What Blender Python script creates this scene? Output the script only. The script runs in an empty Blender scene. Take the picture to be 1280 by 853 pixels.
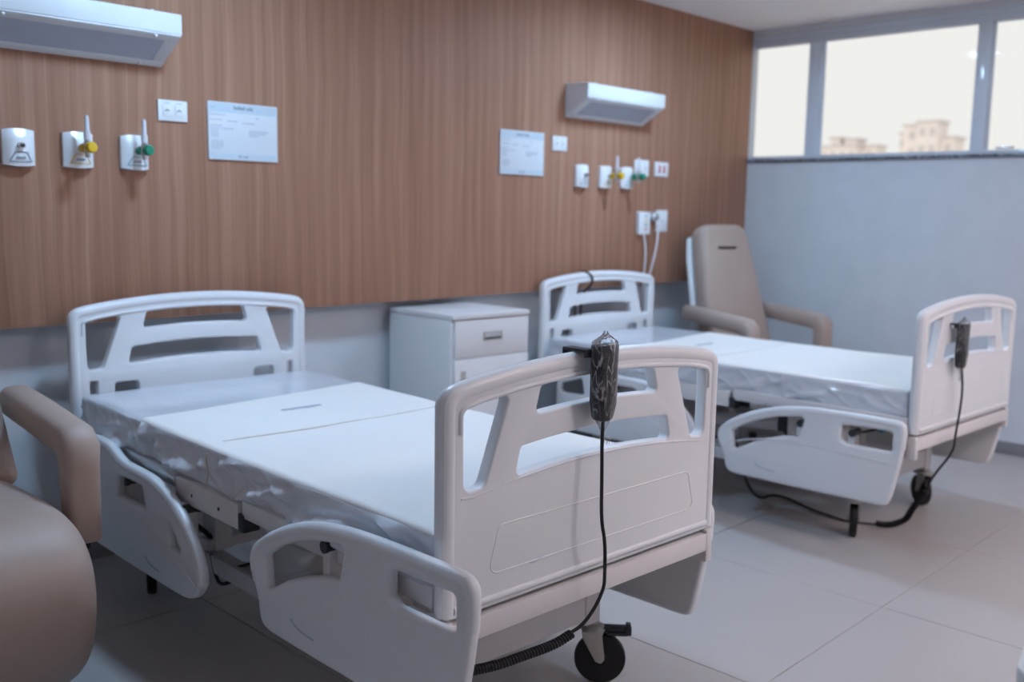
import bpy, bmesh, math, random
from mathutils import Vector, Matrix, noise
random.seed(7)
S = bpy.context.scene
COL = S.collection

# ------------------------------------------------------------------ camera
def camera():
    yaw, pitch, roll = .80483, -.13325, .01709
    F = Vector((math.sin(yaw)*math.cos(pitch), math.cos(yaw)*math.cos(pitch), math.sin(pitch)))
    r = Vector((math.cos(yaw), -math.sin(yaw), 0)); u = r.cross(F)
    R = r*math.cos(roll) + u*math.sin(roll); U = u*math.cos(roll) - r*math.sin(roll)
    cd = bpy.data.cameras.new('camera'); co = bpy.data.objects.new('camera', cd); COL.objects.link(co)
    m = Matrix((R, U, -F)).transposed().to_4x4(); m.translation = Vector((0, -3.5557, 1.3586))
    co.matrix_world = m
    cd.sensor_width = 36; cd.sensor_fit = 'HORIZONTAL'; cd.lens = 36*1215.68/1280
    cd.clip_start = .02; cd.clip_end = 500
    cd.dof.use_dof = True; cd.dof.focus_distance = 2.26; cd.dof.aperture_fstop = 2.4
    S.camera = co
camera()

# ------------------------------------------------------------------ sky, sun, exposure
W_ = bpy.data.worlds.new('sky'); S.world = W_; W_.use_nodes = True
bg = W_.node_tree.nodes['Background']
bg.inputs['Color'].default_value = (.93, .90, .885, 1); bg.inputs['Strength'].default_value = 1.0
sd = bpy.data.lights.new('sun', 'SUN'); sd.energy = .9; sd.angle = math.radians(12); sd.color = (1, .97, .95)
so = bpy.data.objects.new('sun', sd); COL.objects.link(so)
so.rotation_euler = Vector((.85, .2, -.5)).to_track_quat('-Z', 'Y').to_euler()   # added to brighten the distant facades, shining from behind this building
S.view_settings.view_transform = 'Standard'; S.view_settings.look = 'None'
S.view_settings.exposure = 0; S.view_settings.gamma = 1; S.view_settings.use_curve_mapping = False

COOL = (.455, .705, 1.0); COOL_S = 165.0      # ceiling panels over the beds
WARM = (1.0, .87, .90); WARM_S = 37.5       # ceiling panels over the aisle
XR, ZC = 6.0025, 2.588                     # window wall, ceiling height

# ------------------------------------------------------------------ materials
def nodes(m):
    m.use_nodes = True; return m.node_tree.nodes, m.node_tree.links
def mat(name, col, rough=.5, metal=0, coat=0, var=.03, vscale=6, bump=0, bscale=200, spec=.5, bdist=.002, coat_rough=.1):
    m = bpy.data.materials.new(name); n, l = nodes(m); b = n['Principled BSDF']
    b.inputs['Roughness'].default_value = rough; b.inputs['Metallic'].default_value = metal
    b.inputs['Coat Weight'].default_value = coat; b.inputs['Coat Roughness'].default_value = coat_rough
    b.inputs['Specular IOR Level'].default_value = spec
    tc = n.new('ShaderNodeTexCoord')
    nz = n.new('ShaderNodeTexNoise'); nz.inputs['Scale'].default_value = vscale; nz.inputs['Detail'].default_value = 3
    l.new(tc.outputs['Object'], nz.inputs['Vector'])
    rp = n.new('ShaderNodeValToRGB')
    rp.color_ramp.elements[0].position = .3; rp.color_ramp.elements[1].position = .7
    rp.color_ramp.elements[0].color = tuple(c*(1-var) for c in col)+(1,)
    rp.color_ramp.elements[1].color = tuple(min(1, c*(1+var)) for c in col)+(1,)
    l.new(nz.outputs['Fac'], rp.inputs['Fac']); l.new(rp.outputs['Color'], b.inputs['Base Color'])
    if bump:
        n2 = n.new('ShaderNodeTexNoise'); n2.inputs['Scale'].default_value = bscale; n2.inputs['Detail'].default_value = 4
        l.new(tc.outputs['Object'], n2.inputs['Vector'])
        bp = n.new('ShaderNodeBump'); bp.inputs['Strength'].default_value = bump; bp.inputs['Distance'].default_value = bdist
        l.new(n2.outputs['Fac'], bp.inputs['Height']); l.new(bp.outputs['Normal'], b.inputs['Normal'])
    return m
def emit(name, col, s):
    m = bpy.data.materials.new(name); n, l = nodes(m); n.remove(n['Principled BSDF'])
    e = n.new('ShaderNodeEmission'); e.inputs['Color'].default_value = col+(1,); e.inputs['Strength'].default_value = s
    l.new(e.outputs[0], n['Material Output'].inputs['Surface']); return m
def wood_mat():
    m = bpy.data.materials.new('wood laminate'); n, l = nodes(m); b = n['Principled BSDF']
    b.inputs['Roughness'].default_value = .5; b.inputs['Specular IOR Level'].default_value = .1
    tc = n.new('ShaderNodeTexCoord')
    w0 = n.new('ShaderNodeTexNoise'); w0.inputs['Scale'].default_value = 2.3; w0.inputs['Detail'].default_value = 2
    l.new(tc.outputs['Object'], w0.inputs['Vector'])
    w1 = n.new('ShaderNodeVectorMath'); w1.operation = 'MULTIPLY'; w1.inputs[1].default_value = (.03, 0, 0); l.new(w0.outputs['Color'], w1.inputs[0])
    w2 = n.new('ShaderNodeVectorMath'); w2.operation = 'ADD'; l.new(tc.outputs['Object'], w2.inputs[0]); l.new(w1.outputs[0], w2.inputs[1])
    def nz(scale, det, sc, dist=0):
        mp = n.new('ShaderNodeMapping'); mp.inputs['Scale'].default_value = sc
        l.new(w2.outputs[0], mp.inputs['Vector'])
        t = n.new('ShaderNodeTexNoise'); t.inputs['Scale'].default_value = scale; t.inputs['Detail'].default_value = det
        t.inputs['Distortion'].default_value = dist
        l.new(mp.outputs[0], t.inputs['Vector']); return t.outputs['Fac']
    broad = nz(1.0, 3, (9, 1, .6), .6)
    fine = nz(1.0, 4, (85, 1, .9), .5)
    mp = n.new('ShaderNodeMapping'); mp.inputs['Scale'].default_value = (1, 1, .10); l.new(w2.outputs[0], mp.inputs['Vector'])
    wv = n.new('ShaderNodeTexWave'); wv.wave_type = 'BANDS'; wv.bands_direction = 'X'; wv.inputs['Scale'].default_value = 4.5
    wv.inputs['Distortion'].default_value = 5; wv.inputs['Detail'].default_value = 2.5; wv.inputs['Detail Scale'].default_value = 1.3
    l.new(mp.outputs[0], wv.inputs['Vector'])
    def mixf(a, c, f):
        x = n.new('ShaderNodeMix'); x.data_type = 'FLOAT'; x.inputs[0].default_value = f
        l.new(a, x.inputs[2]); l.new(c, x.inputs[3]); return x.outputs[0]
    f = mixf(mixf(broad, fine, .55), wv.outputs['Fac'], .10)
    rp = n.new('ShaderNodeValToRGB'); e = rp.color_ramp.elements
    e[0].position = .30; e[0].color = (.29, .145, .091, 1)
    e[1].position = .74; e[1].color = (.49, .28, .19, 1)
    x = e.new(.5); x.color = (.375, .195, .129, 1)
    l.new(f, rp.inputs['Fac']); l.new(rp.outputs['Color'], b.inputs['Base Color'])
    bp = n.new('ShaderNodeBump'); bp.inputs['Strength'].default_value = .12; bp.inputs['Distance'].default_value = .001
    l.new(fine, bp.inputs['Height']); l.new(bp.outputs['Normal'], b.inputs['Normal'])
    return m
def film_mat(name):
    m = bpy.data.materials.new(name); n, l = nodes(m); n.remove(n['Principled BSDF'])
    t = n.new('ShaderNodeBsdfTransparent'); t.inputs['Color'].default_value = (.96, .97, .98, 1)
    g = n.new('ShaderNodeBsdfPrincipled'); g.inputs['Base Color'].default_value = (.80, .82, .85, 1); g.inputs['Roughness'].default_value = .15
    tc = n.new('ShaderNodeTexCoord'); mp = n.new('ShaderNodeMapping'); mp.inputs['Scale'].default_value = (60, 60, 16); mp.inputs['Rotation'].default_value = (0, .35, 0)
    l.new(tc.outputs['Object'], mp.inputs['Vector'])
    nz = n.new('ShaderNodeTexNoise'); nz.inputs['Scale'].default_value = 1; nz.inputs['Detail'].default_value = 2; nz.inputs['Distortion'].default_value = .8
    l.new(mp.outputs[0], nz.inputs['Vector'])
    rp = n.new('ShaderNodeValToRGB'); e = rp.color_ramp.elements
    e[0].position = .50; e[0].color = (.03, .03, .03, 1); e[1].position = .545; e[1].color = (.42, .42, .42, 1)
    x = e.new(.59); x.color = (.04, .04, .04, 1)
    l.new(nz.outputs['Fac'], rp.inputs['Fac'])
    bp = n.new('ShaderNodeBump'); bp.inputs['Strength'].default_value = .8; bp.inputs['Distance'].default_value = .004
    l.new(nz.outputs['Fac'], bp.inputs['Height']); l.new(bp.outputs['Normal'], g.inputs['Normal'])
    lw = n.new('ShaderNodeFresnel'); lw.inputs['IOR'].default_value = 1.3; l.new(bp.outputs['Normal'], lw.inputs['Normal'])
    mx = n.new('ShaderNodeMath'); mx.operation = 'MAXIMUM'; l.new(rp.outputs['Color'], mx.inputs[0]); l.new(lw.outputs[0], mx.inputs[1])
    x = n.new('ShaderNodeMixShader'); l.new(mx.outputs[0], x.inputs['Fac'])
    l.new(t.outputs[0], x.inputs[1]); l.new(g.outputs[0], x.inputs[2]); l.new(x.outputs[0], n['Material Output'].inputs['Surface'])
    return m
def glass_mat(name, ior=1.45):
    m = bpy.data.materials.new(name); n, l = nodes(m); n.remove(n['Principled BSDF'])
    t = n.new('ShaderNodeBsdfTransparent'); t.inputs['Color'].default_value = (.97, .985, .98, 1)
    g = n.new('ShaderNodeBsdfGlossy'); g.inputs['Roughness'].default_value = .02
    fr = n.new('ShaderNodeFresnel'); fr.inputs['IOR'].default_value = ior
    x = n.new('ShaderNodeMixShader'); l.new(fr.outputs[0], x.inputs['Fac'])
    l.new(t.outputs[0], x.inputs[1]); l.new(g.outputs[0], x.inputs[2]); l.new(x.outputs[0], n['Material Output'].inputs['Surface'])
    return m
def granite_mat():
    m = bpy.data.materials.new('speckled granite'); n, l = nodes(m); b = n['Principled BSDF']; b.inputs['Roughness'].default_value = .3
    tc = n.new('ShaderNodeTexCoord'); v = n.new('ShaderNodeTexNoise'); v.inputs['Scale'].default_value = 60; v.inputs['Detail'].default_value = 3
    l.new(tc.outputs['Object'], v.inputs['Vector']); rp = n.new('ShaderNodeValToRGB'); e = rp.color_ramp.elements
    e[0].position = .42; e[0].color = (.03, .035, .04, 1); e[1].position = .62; e[1].color = (.35, .37, .4, 1)
    l.new(v.outputs['Fac'], rp.inputs['Fac']); l.new(rp.outputs['Color'], b.inputs['Base Color']); return m

M = dict(
    wood=wood_mat(),
    wall=mat('grey wall paint', (.63, .66, .70), .75, bump=.05, bscale=350, bdist=.0006),
    wallw=mat('white wall paint', (.84, .82, .82), .75, var=.01),
    ceil=mat('ceiling paint', (.93, .91, .92), .85, var=.01),
    base=mat('grey baseboard', (.23, .23, .245), .4),
    tile=mat('grey porcelain tile', (.43, .402, .390), .35, var=.02, vscale=3, spec=.45),
    grout=mat('grey grout', (.36, .345, .345), .8),
    plastic=mat('white moulded plastic', (.755, .77, .79), .33, var=.008, bump=.08, bscale=900, bdist=.0003),
    metal=mat('white enamelled steel', (.72, .70, .70), .35, var=.01),
    alu=mat('satin aluminium', (.62, .63, .65), .35, metal=.8),
    zinc=mat('zinc plated steel', (.50, .49, .46), .4, metal=.75),
    rubber=mat('black rubber', (.012, .012, .014), .55, spec=.35),
    black=mat('black plastic', (.024, .027, .034), .42),
    sheet=mat('white mattress cover', (.86, .835, .81), .5, coat=.2, coat_rough=.3, var=.012, vscale=4, bump=.12, bscale=35, bdist=.004),
    mattress=mat('wrapped mattress', (.66, .69, .745), .33, coat=.8, coat_rough=.09, var=.05, vscale=9, bump=.45, bscale=30, bdist=.006),
    seam=mat('cream seam', (.62, .58, .52), .6),
    leather=mat('taupe leatherette', (.41, .315, .268), .5, var=.03, vscale=5, bump=.12, bscale=420, bdist=.0008, spec=.4),
    slot=mat('dark seam and recess shade', (.05, .035, .028), .7),
    cabinet=mat('white lacquered board', (.76, .755, .76), .4, var=.01),
    white=mat('white glossy plastic', (.80, .82, .84), .25, coat=.3, var=.01),
    lamp=mat('white lamp housing', (.69, .715, .745), .35, var=.01),
    diff=mat('frosted diffuser', (.42, .48, .58), .4, var=.02, bump=.1, bscale=300),
    ink=mat('grey blue ink', (.16, .22, .30), .6), inkl=mat('pale grey ink', (.42, .48, .55), .6),
    paper=mat('printed board', (.70, .745, .79), .3, coat=.3, var=.01),
    yellow=mat('yellow plastic', (.72, .45, .02), .35), green=mat('green plastic', (.0, .22, .13), .35),
    red=mat('red plastic', (.55, .04, .06), .4), teal=mat('teal plastic', (.05, .28, .32), .4),
    chrome=mat('brushed steel', (.55, .55, .56), .28, metal=1),
    clear=glass_mat('clear plastic'), glass=glass_mat('window glass', 1.1), bag=film_mat('clear plastic bag'),
    frame=mat('white window frame', (.66, .73, .82), .13), granite=granite_mat(),
    cord=mat('white cord', (.70, .66, .68), .5),
    bld=mat('haze paled facade', (.84, .76, .72), .8, var=.05, vscale=.2), bldw=mat('haze paled window', (.60, .56, .55), .5), roof=mat('roof slab', (.66, .61, .60), .8),  # facade and window colours lightened to imitate distance haze
    ground=mat('distant ground', (.75, .72, .68), .9),
    cool=emit('cool lamp diffuser', COOL, COOL_S), warm=emit('warm lamp diffuser', WARM, WARM_S), warm2=emit('warm lamp diffuser bright', WARM, WARM_S*.85),
)

# ------------------------------------------------------------------ mesh helpers
def link(o, parent=None, m=None):
    COL.objects.link(o)
    if parent: o.parent = parent
    if m is not None and o.type == 'MESH':
        o.data.materials.clear(); o.data.materials.append(M[m] if isinstance(m, str) else m)
    return o
def finish(me, ang=40):
    for p in me.polygons: p.use_smooth = True
    me.set_sharp_from_angle(angle=math.radians(ang))
def tag(o, label, cat, group=None):
    o['label'] = label; o['category'] = cat
    if group: o['group'] = group
    return o
def struct(o):
    o['kind'] = 'structure'; return o
def thing(name, label, cat, loc=(0, 0, 0), rz=0, group=None):
    o = bpy.data.objects.new(name, None); COL.objects.link(o); o.empty_display_size = .1
    o.location = loc; o.rotation_euler = (0, 0, rz); return tag(o, label, cat, group)

class MB:
    def __init__(s): s.v = []; s.f = []
    def add(s, vs, fs):
        k = len(s.v); s.v += [tuple(v) for v in vs]; s.f += [tuple(i+k for i in f) for f in fs]; return s
    def box(s, x0, x1, y0, y1, z0, z1, mtx=None):
        vs = [Vector((x, y, z)) for z in (z0, z1) for y in (y0, y1) for x in (x0, x1)]
        if mtx: vs = [mtx @ v for v in vs]
        return s.add(vs, [(0, 2, 3, 1), (4, 5, 7, 6), (0, 1, 5, 4), (2, 6, 7, 3), (0, 4, 6, 2), (1, 3, 7, 5)])
    def tube(s, pts, r, n=10, closed=False, sec=None):
        """sweep of a round section (or section points sec in (a,b)) along pts; r number or list"""
        P = [Vector(p) for p in pts]; N = len(P)
        R = r if isinstance(r, (list, tuple)) else [r]*N
        T = []
        for i in range(N):
            a = P[(i-1) % N] if (closed or i > 0) else P[i]; b = P[(i+1) % N] if (closed or i < N-1) else P[i]
            T.append((b-a).normalized())
        up = Vector((0, 0, 1)) if abs(T[0].z) < .9 else Vector((0, 1, 0))
        nrm = (up - T[0]*up.dot(T[0])).normalized(); vs = []; cs = sec or [(math.cos(2*math.pi*k/n), math.sin(2*math.pi*k/n)) for k in range(n)]
        n = len(cs)
        for i in range(N):
            nrm = (nrm - T[i]*nrm.dot(T[i])).normalized(); bi = T[i].cross(nrm)
            k = 1
            if 0 < i < N-1 and not closed:
                d0 = (P[i]-P[i-1]).normalized(); d1 = (P[i+1]-P[i]).normalized(); k = 1
            for (a, b) in cs: vs.append(P[i] + (nrm*a + bi*b)*R[i]*k)
        fs = []
        for i in range(N if closed else N-1):
            for k in range(n):
                j = (i+1) % N; fs.append((i*n+k, i*n+(k+1) % n, j*n+(k+1) % n, j*n+k))
        if not closed:
            fs.append(tuple(reversed(range(n)))); fs.append(tuple((N-1)*n+k for k in range(n)))
        return s.add(vs, fs)
    def cyl(s, a, b, r, n=16, r2=None): return s.tube([a, b], [r, r if r2 is None else r2], n)
    def lathe(s, prof, o=(0, 0, 0), axis='z', n=20, mtx=None):
        """profile of (radius, height)"""
        vs = []; o = Vector(o)
        for (r, h) in prof:
            for k in range(n):
                a = 2*math.pi*k/n; c, d = r*math.cos(a), r*math.sin(a)
                v = Vector((c, d, h)) if axis == 'z' else (Vector((c, -h, d)) if axis == 'y' else Vector((h, c, d)))
                vs.append(o+v)
        if mtx: vs = [mtx @ v for v in vs]
        fs = []; m = len(prof)
        for i in range(m-1):
            for k in range(n): fs.append((i*n+k, i*n+(k+1) % n, (i+1)*n+(k+1) % n, (i+1)*n+k))
        fs.append(tuple(reversed(range(n)))); fs.append(tuple((m-1)*n+k for k in range(n)))
        return s.add(vs, fs)
    def prism(s, poly, d0, d1, ax='x'):
        """polygon extruded: ax x -> poly is (y,z); y -> (x,z); z -> (x,y)"""
        n = len(poly); vs = []
        for d in (d0, d1):
            for (a, b) in poly: vs.append((d, a, b) if ax == 'x' else ((a, d, b) if ax == 'y' else (a, b, d)))
        fs = [tuple(range(n)), tuple(range(2*n-1, n-1, -1))]+[(i, n+i, n+(i+1) % n, (i+1) % n) for i in range(n)]
        return s.add(vs, fs)
    def build(s, name, m, parent=None, bevel=0, ang=40, seg=2):
        me = bpy.data.meshes.new(name); me.from_pydata(s.v, [], s.f); me.update()
        bm = bmesh.new(); bm.from_mesh(me); bmesh.ops.recalc_face_normals(bm, faces=bm.faces)
        if bevel:
            es = [e for e in bm.edges if len(e.link_faces) == 2 and e.calc_face_angle(0) > math.radians(35)]
            bmesh.ops.bevel(bm, geom=es, offset=bevel, segments=seg, affect='EDGES', profile=.5, clamp_overlap=True)
        bm.to_mesh(me); bm.free(); finish(me, ang)
        return link(bpy.data.objects.new(name, me), parent, m)
def box(name, m, x0, x1, y0, y1, z0, z1, parent=None, bevel=0, seg=2):
    return MB().box(x0, x1, y0, y1, z0, z1).build(name, m, parent, bevel, seg=seg)

def fillet(pts, rad, n=6):
    """rounded polygon"""
    out = []; N = len(pts)
    R = rad if isinstance(rad, (list, tuple)) else [rad]*N
    for i in range(N):
        p = Vector(pts[i]).to_2d(); a = Vector(pts[i-1]).to_2d(); b = Vector(pts[(i+1) % N]).to_2d()
        if R[i] <= 0: out.append((p.x, p.y)); continue
        u, w = (a-p), (b-p); la, lb = u.length, w.length; u.normalize(); w.normalize()
        th = u.angle(w); t = min(R[i]/math.tan(th/2), la*.48, lb*.48); r = t*math.tan(th/2)
        c = p + (u+w).normalized()*(r/math.sin(th/2))
        s0, s1 = p+u*t-c, p+w*t-c
        a0 = math.atan2(s0.y, s0.x); da = math.atan2(s1.y, s1.x)-a0
        while da > math.pi: da -= 2*math.pi
        while da < -math.pi: da += 2*math.pi
        for k in range(n+1):
            q = a0+da*k/n; out.append((c.x+r*math.cos(q), c.y+r*math.sin(q)))
    return out
def smooth_closed(pts, it=2):
    for _ in range(it):
        q = []
        for i in range(len(pts)):
            a, b = pts[i], pts[(i+1) % len(pts)]
            q += [(a[0]*.75+b[0]*.25, a[1]*.75+b[1]*.25), (a[0]*.25+b[0]*.75, a[1]*.25+b[1]*.75)]
        pts = q
    return pts
def smooth_open(pts, it=2):
    for _ in range(it):
        q = [pts[0]]
        for a, b in zip(pts, pts[1:]):
            a, b = Vector(a), Vector(b); q += [tuple(a.lerp(b, .25)), tuple(a.lerp(b, .75))]
        q.append(pts[-1]); pts = q
    return pts
def plate_mesh(name, outer, holes, thick, bev, plane):
    """flat plate with holes and rounded edges; plane 'xz' (depth y) or 'yz' (depth x)"""
    cu = bpy.data.curves.new('tmp', 'CURVE'); cu.dimensions = '2D'; cu.fill_mode = 'BOTH'
    cu.extrude = thick/2-bev; cu.bevel_depth = bev; cu.bevel_resolution = 3; cu.offset = -bev
    for lp in [outer]+holes:
        sp = cu.splines.new('POLY'); sp.points.add(len(lp)-1); sp.use_cyclic_u = True
        for p, q in zip(sp.points, lp): p.co = (q[0], q[1], 0, 1)
    o = bpy.data.objects.new('tmp', cu); COL.objects.link(o)
    dg = bpy.context.evaluated_depsgraph_get(); dg.update()
    me = bpy.data.meshes.new_from_object(o.evaluated_get(dg)); bpy.data.objects.remove(o); bpy.data.curves.remove(cu)
    me.name = name
    bm = bmesh.new(); bm.from_mesh(me); bmesh.ops.remove_doubles(bm, verts=bm.verts, dist=1e-5)
    for v in bm.verts:
        a, b, c = v.co; v.co = (a, -c, b) if plane == 'xz' else (c, a, b)
    bmesh.ops.recalc_face_normals(bm, faces=bm.faces); bm.to_mesh(me); bm.free(); return me
def join_into(me, mb, shift=(0, 0, 0)):
    bm = bmesh.new(); bm.from_mesh(me); bmesh.ops.translate(bm, verts=bm.verts, vec=shift)
    m2 = bpy.data.meshes.new('t'); m2.from_pydata(mb.v, [], mb.f); b2 = bmesh.new(); b2.from_mesh(m2)
    bmesh.ops.recalc_face_normals(b2, faces=b2.faces); b2.to_mesh(m2); b2.free()
    bm.from_mesh(m2); bm.to_mesh(me); bm.free(); bpy.data.meshes.remove(m2); return me
def rbox(x0, x1, y0, y1, z0, z1, r, n=(12, 12, 6), fn=None):
    """rounded box with evenly divided faces and an optional displacement fn(co, normal) -> co"""
    bm = bmesh.new(); c = Vector(((x0+x1)/2, (y0+y1)/2, (z0+z1)/2)); h = Vector(((x1-x0)/2, (y1-y0)/2, (z1-z0)/2))
    def grid(ax, sg):
        o = [a for a in range(3) if a != ax]; na, nb = n[o[0]], n[o[1]]; g = {}
        for i in range(na+1):
            for j in range(nb+1):
                v = Vector((0, 0, 0)); v[ax] = sg*h[ax]
                v[o[0]] = (2*i/na-1)*h[o[0]]; v[o[1]] = (2*j/nb-1)*h[o[1]]; g[i, j] = bm.verts.new(v)
        for i in range(na):
            for j in range(nb): bm.faces.new((g[i, j], g[i+1, j], g[i+1, j+1], g[i, j+1]))
    for ax in range(3):
        for sg in (-1, 1): grid(ax, sg)
    bmesh.ops.remove_doubles(bm, verts=bm.verts, dist=1e-5)
    for v in bm.verts:
        q = Vector([max(-h[a]+r, min(h[a]-r, v.co[a])) for a in range(3)]); d = v.co-q
        nrm = d.normalized() if d.length > 1e-9 else Vector((0, 0, 1))
        p = q+nrm*r+c if d.length > 1e-9 else v.co+c
        v.co = fn(p, nrm) if fn else p
    bmesh.ops.recalc_face_normals(bm, faces=bm.faces); return bm
def from_bm(name, bm, m, parent=None, ang=60):
    me = bpy.data.meshes.new(name); bm.to_mesh(me); bm.free(); finish(me, ang); return link(bpy.data.objects.new(name, me), parent, m)
def loft(prof, hw, r, ne=5, n=8, bulge=0):
    """closed (y,z) profile swept over width 2*hw with rounded ends"""
    mb = MB(); N = len(prof); nr = []
    area = sum(prof[i][0]*prof[(i+1) % N][1]-prof[(i+1) % N][0]*prof[i][1] for i in range(N))
    sgn = 1 if area > 0 else -1
    for i in range(N):
        a, b = Vector(prof[i-1]), Vector(prof[(i+1) % N]); t = (b-a).normalized(); nr.append(Vector((t.y, -t.x))*sgn)
    xs = []
    for k in range(ne+1):
        a = math.pi/2*k/ne; xs.append((-hw+r*(1-math.sin(a)), r*(1-math.cos(a)) if False else r*(1-math.sin(math.pi/2-a+0)) ))
    st = []
    for k in range(ne+1):
        a = math.pi/2*k/ne; st.append((-hw+r-r*math.cos(a), r-r*math.sin(a)))
    for k in range(1, n): st.append((-hw+r+(2*hw-2*r)*k/n, 0))
    st += [(-x, d) for x, d in reversed(st[:ne+1])]
    vs = []
    for x, d in st:
        b = bulge*(1-(x/hw)**2)
        for p, q in zip(prof, nr): vs.append((x, p[0]-q.x*(d-b), p[1]-q.y*(d-b)))
    fs = []
    for i in range(len(st)-1):
        for k in range(N): fs.append((i*N+k, i*N+(k+1) % N, (i+1)*N+(k+1) % N, (i+1)*N+k))
    fs += [tuple(range(N)), tuple((len(st)-1)*N+k for k in reversed(range(N)))]
    return mb.add(vs, fs)

# ------------------------------------------------------------------ room
X0, Y0, YB = -1.3, -6.3, .10
TS = .835
fl = struct(box('floor', 'grout', X0-.1, XR+.06, Y0-.1, YB+.1, -.08, -.004))
tm = None
for i in range(-6, 5):
    for j in range(-5, 4):
        x, y = 3.265+i*TS, -2.24+j*TS
        x0, x1, y0, y1 = max(x, X0), min(x+TS, XR), max(y, Y0), min(y+TS, YB)
        if x1-x0 < .02 or y1-y0 < .02: continue
        full = abs(x1-x0-TS) < 1e-6 and abs(y1-y0-TS) < 1e-6
        if full and tm:
            o = link(bpy.data.objects.new('floor_tile', tm), fl)
        else:
            g = .0012; ox, oy = (x, y)
            o = box('floor_tile', 'tile', x0-ox+g, x1-ox-g, y0-oy+g, y1-oy-g, -.006, 0, fl, .0012, 1)
            if full: tm = o.data
        o.location = (x, y, 0)
struct(box('ceiling', 'ceil', X0-.2, XR+.078, Y0-.2, YB+.2, ZC, ZC+.2))
struct(box('wall_back', 'wall', X0-.2, XR+.078, YB, YB+.2, -.08, ZC))
struct(box('wall_left', 'wallw', X0-.2, X0, Y0, YB, -.08, ZC))
struct(box('wall_front', 'wall', X0-.2, XR+.078, Y0-.2, Y0, -.08, ZC))
WY = -6.2
WT = .078
mb = MB().box(XR, XR+WT, Y0, YB, -.08, 1.708).box(XR, XR+WT, Y0, YB, 2.548, ZC).box(XR, XR+WT, Y0, WY, 1.708, 2.548).box(XR, XR+WT, .0, YB, 1.708, 2.548)
struct(mb.build('wall_right', 'wall'))
struct(box('trim_1', 'wood', X0, XR-.002, 0, .025, .925, ZC-.001, bevel=.001))
struct(box('baseboard_right', 'base', XR-.014, XR, Y0, YB, 0, .074, bevel=.002))
struct(box('baseboard_back', 'base', X0, XR-.014, YB-.014, YB, 0, .074, bevel=.002))

# window
win = bpy.data.objects.new('window_1', None); COL.objects.link(win); struct(win); win.location = (XR, 0, 1.73)
fx0, fx1 = .015, .075                                     # frame depth measured outward from the wall face
def fb(name, y0, y1, z0, z1, x0=fx0, x1=fx1, m='frame', bev=.003):
    o = box(name, m, x0, x1, y0, y1, z0-1.73, z1-1.73, win, bev); return o
fb('frame_rail', WY, 0, 2.475, 2.548); fb('frame_rail', WY, 0, 1.730, 1.753)
fb('frame_bead', WY, 0, 2.515, 2.548, .002, .016)
fb('frame_bead', WY, 0, 2.472, 2.486, .03, .06)
ms = [(-.495, -.406), (-1.532, -1.452), (-2.61, -2.53), (-3.70, -3.62), (-4.80, -4.72)]
for a, b in ms:
    fb('mullion', a, b, 1.753, 2.475)
    fb('mullion_bead', a-.012, a, 1.753, 2.475, .03, .06)
fb('frame_stile', WY, WY+.05, 1.753, 2.475)
ed = [-.001]+[e for a, b in ms for e in (b, a)]+[WY+.05]
for k in range(0, len(ed), 2): fb('glass_pane', ed[k+1]+.001, ed[k]-.001, 1.754, 2.474, .043, .047, 'glass', 0)
fb('window_sill', WY, 0, 1.710, 1.730, -.018, .10, 'granite', .003)
lt = fb('latch', -1.70, -1.60, 1.757, 1.770, .0, .014, 'chrome', .003)

# ceiling lights: cool panels over the beds, warm panels over the aisle (outside the photograph's frame)
def ceiling_light(x, y, s, m, label):
    t = thing('ceiling_light', label, 'ceiling light', (x, y, ZC))
    h = s/2
    fr = MB().box(-h-.03, h+.03, -h-.03, -h, -.03, -.0005).box(-h-.03, h+.03, h, h+.03, -.03, -.0005).box(-h-.03, -h, -h, h, -.03, -.0005).box(h, h+.03, -h, h, -.03, -.0005)
    fr.build('frame', 'lamp', t, .002)
    box('diffuser', m, -h, h, -h, h, -.022, -.002, t)
ceiling_light(1.75, -.98, .24, 'cool', 'square cool white ceiling light above the nearer bed')
ceiling_light(4.35, -.91, .24, 'cool', 'square cool white ceiling light above the bed by the window')
ceiling_light(3.0, -4.1, .60, 'warm', 'square warm white ceiling light in the middle of the aisle')
ceiling_light(5.0, -4.5, .60, 'warm2', 'square warm white ceiling light over the aisle by the window wall')

# ------------------------------------------------------------------ buildings beyond the window
def building(name, label, x, zb, blocks):
    """blocks: (ky_low, ky_high, kz_top, depth shift) as directions from the room, per metre of distance"""
    Y = lambda k: -3.5557+x*k
    Z = lambda k: 1.3586+x*k
    cy = Y((min(b[0] for b in blocks)+max(b[1] for b in blocks))/2)
    t = thing(name, label, 'building', (x, cy, zb))
    for a, b, k, dx in blocks:
        y0, y1, h = Y(a)-cy, Y(b)-cy, Z(k)-zb
        w = box('wall', 'bld', dx, 4+dx, y0, y1, 0, h, t)
        box('roof', 'roof', dx-.25, 4.25+dx, y0-.25, y1+.25, h, h+.35, t)
        nc = max(1, round((y1-y0)/1.9))
        for c in range(nc):
            for q in range(4):
                zz = h-1.9-q*2.6; yy = y0+(c+.5)*(y1-y0)/nc
                box('facade_window', 'bldw', dx-.10, dx-.02, yy-.42, yy+.42, zz, zz+1.1, w)
building('apartment_building', 'tall pale pink apartment tower seen through the middle window pane', 150, -20,
         [(.381, .401, .0945, 0), (.401, .418, .0922, 1.2), (.418, .424, .085, 2.2), (.369, .381, .0790, 2)])
building('apartment_building', 'low pale apartment block with two rooftop towers behind the left mullion', 170, -20,
         [(.464, .505, .0735, 0), (.488, .499, .0830, 2), (.470, .483, .0812, 2), (.450, .464, .0740, 3)])
gr = box('distant_ground', 'ground', XR+8, 400, -250, 350, -20.6, -20); struct(gr)

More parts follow.
